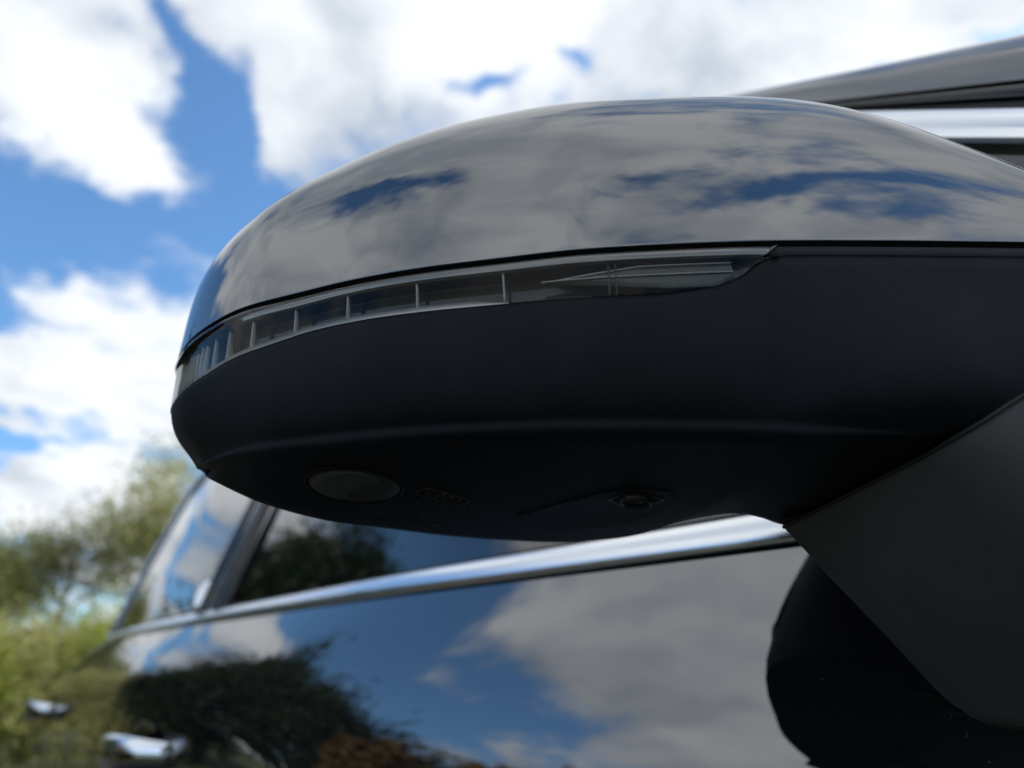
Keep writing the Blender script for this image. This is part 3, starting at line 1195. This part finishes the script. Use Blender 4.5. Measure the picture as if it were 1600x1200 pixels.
seal_rows = np.array([topc - gapv * .004 + [.0035, .001, 0], topc + gapv * (gw + .004) + [.0035, .001, 0]])
sheet('foot_seal', seal_rows, 'rubber', mirror)
topc = topc + gapv * gw
rowsF = []
for t in np.linspace(0, 1, 20):
    q_ = topc * (1 - t) + botc * t
    fs = np.clip(np.linspace(0, 1, n_) / .26, 0, 1)
    q_[:, 0] -= .0085 * (1 - (1 - fs) ** 2.2) * math.sin(math.pi * t) ** .8 + .001 * math.sin(math.pi * t)
    rowsF.append(q_)
rowsF = np.array(rowsF)
inner = rowsF.copy()
inner[:, :, 0] = .335
inner[:, :, 1] += .012
NVF = rowsF.shape[0] * rowsF.shape[1]
nr, nc = rowsF.shape[:2]
V = np.vstack([rowsF.reshape(-1, 3), inner.reshape(-1, 3)])
F = grid_faces(nr, nc) + [q[::-1] for q in grid_faces(nr, nc, NVF)]
for j in range(nc - 1):
    F.append((j, NVF + j, NVF + j + 1, j + 1))
    a = (nr - 1) * nc
    F.append((a + j, a + j + 1, NVF + a + j + 1, NVF + a + j))
for i in range(nr - 1):
    F.append((i * nc, (i + 1) * nc, NVF + (i + 1) * nc, NVF + i * nc))
    F.append((i * nc + nc - 1, NVF + i * nc + nc - 1, NVF + (i + 1) * nc + nc - 1, (i + 1) * nc + nc - 1))
V2, F2 = tube(topc + gapv * .0004 + [-.0004, -.0003, 0], .00065, 6)
link('joint_gasket', V2, F2, 'rubber', mirror)
foot = link('mirror_foot', V, F, 'lit_foot_plastic', mirror)
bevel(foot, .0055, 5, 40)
bm_.free()


# ------------------------------------------------------------------ vegetation
def leaf_quads(C, size, flat=.0):
    n = len(C)
    a = rng.normal(size=(n, 3))
    a /= np.linalg.norm(a, axis=1)[:, None]
    b = rng.normal(size=(n, 3))
    b -= a * (a * b).sum(1)[:, None]
    b /= np.linalg.norm(b, axis=1)[:, None]
    s = size * rng.uniform(.6, 1.4, (n, 1))
    q = np.stack([C - a * s, C - b * s * .5, C + a * s, C + b * s * .5], 1).reshape(-1, 3)
    f = np.arange(n * 4).reshape(n, 4)
    return q, f


def fast_mesh(name, V, F4, material, parent):
    me = bpy.data.meshes.new(name)
    n = len(F4)
    me.vertices.add(len(V))
    me.vertices.foreach_set('co', np.asarray(V, float).ravel())
    me.loops.add(n * 4)
    me.polygons.add(n)
    me.loops.foreach_set('vertex_index', np.asarray(F4, int).ravel())
    me.polygons.foreach_set('loop_start', np.arange(0, n * 4, 4))
    me.update(calc_edges=True)
    o = bpy.data.objects.new(name, me)
    COL.objects.link(o)
    me.materials.append(MATS[material])
    o.parent = parent
    return o


def tree(name, x, y, h, spread, leafm, leaves, label, group, base=.25, size=.11, twigs=0, lean=0.0, clumps=60, cr=.55):
    root = bpy.data.objects.new(name, None)
    COL.objects.link(root)
    root.location = (x, y, 0)
    tag(root, label, 'tree' if 'shrub' not in name else 'shrub', group)
    tb = MB()
    trunk_top = h * .72
    px_ = [(0, 0, -.1)]
    for k in range(1, 8):
        px_.append((lean * k / 7 + rng.normal() * .03 * h * .2, rng.normal() * .03 * h * .2, trunk_top * k / 7))
    px_ = np.array(px_)
    r0 = h * .018 + .03
    V, F = tube(px_, np.linspace(r0, r0 * .25, 8), 8)
    tb.add(V, F)
    tips = []
    nl = 16
    for k in range(nl):
        t = rng.uniform(base + .05, 1)
        b0 = np.array([np.interp(t * 7, range(8), px_[:, j]) for j in range(3)])
        a = rng.uniform(0, 2 * np.pi)
        L = spread * rng.uniform(.55, 1.0) * (1.1 - .5 * t)
        en = b0 + np.array([math.cos(a) * L, math.sin(a) * L, L * rng.uniform(.35, 1.0)])
        en[2] = min(en[2], h * .97)
        md = (b0 + en) / 2 + np.array([0, 0, -.08 * L])
        V, F = tube(catmull([b0, md, en], 6), np.linspace(r0 * .38 * (1.2 - t), .012, 6), 5)
        tb.add(V, F)
        tips.append(en)
        for _ in range(twigs):
            s0 = b0 + (en - b0) * rng.uniform(.25, 1)
            dirn = rng.normal(size=3) * .6 + np.array([math.cos(a), math.sin(a), .9])
            e2_ = s0 + dirn / np.linalg.norm(dirn) * rng.uniform(.5, 1.5) * h * .11
            V, F = tube(catmull([s0, (s0 + e2_) / 2 + rng.normal(size=3) * .08, e2_], 5), np.linspace(.018, .006, 5), 4)
            tb.add(V, F)
            if rng.random() < .6:
                e3 = e2_ + rng.normal(size=3) * .25 + np.array([0, 0, .35])
                V, F = tube([e2_, e3], [.008, .004], 3)
                tb.add(V, F)
            tips.append(e2_)
    tr_ = link('trunk', np.vstack(tb.v), tb.f, 'bark', None, raw=True)
    tr_.parent = root
    # crown of leaf clumps
    cz0 = h * base
    C = []
    for k in range(clumps):
        if k < len(tips):
            cpt = tips[k] + rng.normal(size=3) * .15
        else:
            v = rng.normal(size=3)
            v /= np.linalg.norm(v)
            v *= rng.uniform(.35, 1.0) ** .6
            cpt = np.array([lean + v[0] * spread, v[1] * spread, (cz0 + h) / 2 + v[2] * (h - cz0) / 2])
        n = max(4, int(leaves / clumps * rng.uniform(.5, 1.5)))
        C.append(cpt + rng.normal(size=(n, 3)) * cr * rng.uniform(.6, 1.2) * np.array([1, 1, .75]))
    C = np.vstack(C)
    C[:, 2] = np.maximum(C[:, 2], .08)
    V, F = leaf_quads(C, size)
    fast_mesh('crown', V, F, leafm, root)
    return root


# trees behind the car, seen past its tail
G1 = 'trees behind the car'
tree('olive_tree', 4.9, 24.0, 8.9, 1.9, 'leaf_olive', 15000, 'olive green leafy tree rising right behind the tail of the car', G1, base=.35, twigs=4, clumps=90, cr=.5, size=.07)
tree('bare_tree', 2.5, 25.5, 7.3, 1.7, 'leaf_pale', 2600, 'nearly bare grey tree with thin twigs against the bright sky', G1, base=.3, size=.07, twigs=12, clumps=150, cr=.4)
tree('olive_tree', .4, 25.0, 6.4, 1.6, 'leaf_olive', 10000, 'olive green tree at the left edge of the photo', G1, base=.5, twigs=4, clumps=60, cr=.42, size=.07)
tree('bare_tree', -1.2, 27.0, 6.8, 1.7, 'leaf_pale', 3000, 'thin pale tree mirrored in the rear window glass', G1, base=.4, size=.05, twigs=10, clumps=120, cr=.4)
G2 = 'shrubs below the trees'
k = 0
for (x, y, h, s, mm_, lb) in ((-.3, 19.5, 2.7, 1.3, 'leaf_green', 'bright green shrub at the lower left edge below the trees'),
                             (1.7, 20.5, 3.1, 1.4, 'leaf_olive', 'olive shrub right beside the rear end of the car'),
                             (3.6, 21.0, 3.3, 1.5, 'leaf_green', 'green shrub half hidden behind the rear window of the car'),
                             (-3.0, 16.0, 2.3, 1.4, 'leaf_olive', 'olive shrub mirrored in the rear door paint')):
    tree('leafy_shrub', x, y, h, s, mm_, 20000, lb, G2, base=.02, size=.06, clumps=70, cr=.46)
# dark trees and hedge to the side, seen in the paint and the glass
G3 = 'dark trees mirrored in the car'
tree('dark_tree', -4.3, 15.2, 8.2, 2.5, 'leaf_dark', 45000, 'dark evergreen mirrored in the front door and window', G3, base=.06, size=.09, clumps=150, cr=.46)
tree('dark_tree', -6.9, 13.2, 7.2, 2.5, 'leaf_dark', 32000, 'lower dark evergreen mirrored in the middle of the front door', G3, base=.06, size=.09, clumps=110, cr=.46)
tree('dark_tree', -9.8, 12.2, 5.6, 2.1, 'leaf_dark', 24000, 'smallest dark evergreen mirrored low in the front door beside blue sky', G3, base=.06, size=.09, clumps=90, cr=.46)
tree('dark_tree', -1.5, 17.2, 4.4, 1.5, 'leaf_olive', 22000, 'small olive tree mirrored in the rear door', G3, base=.1, size=.06, clumps=80, cr=.34)


def hedge(x0, x1, y, dep, h, leafm, n, label):
    root = bpy.data.objects.new('hedge', None)
    COL.objects.link(root)
    root.location = ((x0 + x1) / 2, y, 0)
    tag(root, label, 'hedge')
    C = np.c_[rng.uniform(x0, x1, n) - (x0 + x1) / 2, rng.uniform(-dep, dep, n), rng.random(n) ** .6]
    hh = h * (1 + .14 * np.sin(C[:, 0] * 1.7) + .09 * np.sin(C[:, 0] * 4.3 + 1))
    C[:, 2] = C[:, 2] * hh + rng.normal(size=n) * .05
    C[:, 2] = np.maximum(C[:, 2], .05)
    V, F = leaf_quads(C, .085)
    fast_mesh('foliage', V, F, leafm, root)
    tb = MB()
    for xx in np.arange(x0, x1, .8):
        V, F = tube([(xx - (x0 + x1) / 2, 0, -.05), (xx - (x0 + x1) / 2 + rng.normal() * .1, rng.normal() * .1, h * .8)], [.04, .015], 5)
        tb.add(V, F)
    st_ = link('stems', np.vstack(tb.v), tb.f, 'bark', None, raw=True)
    st_.parent = root


hedge(-9.5, -3.1, 5.0, .5, 2.75, 'leaf_rust', 34000, 'rust brown hedge mirrored along the bottom of the front door')
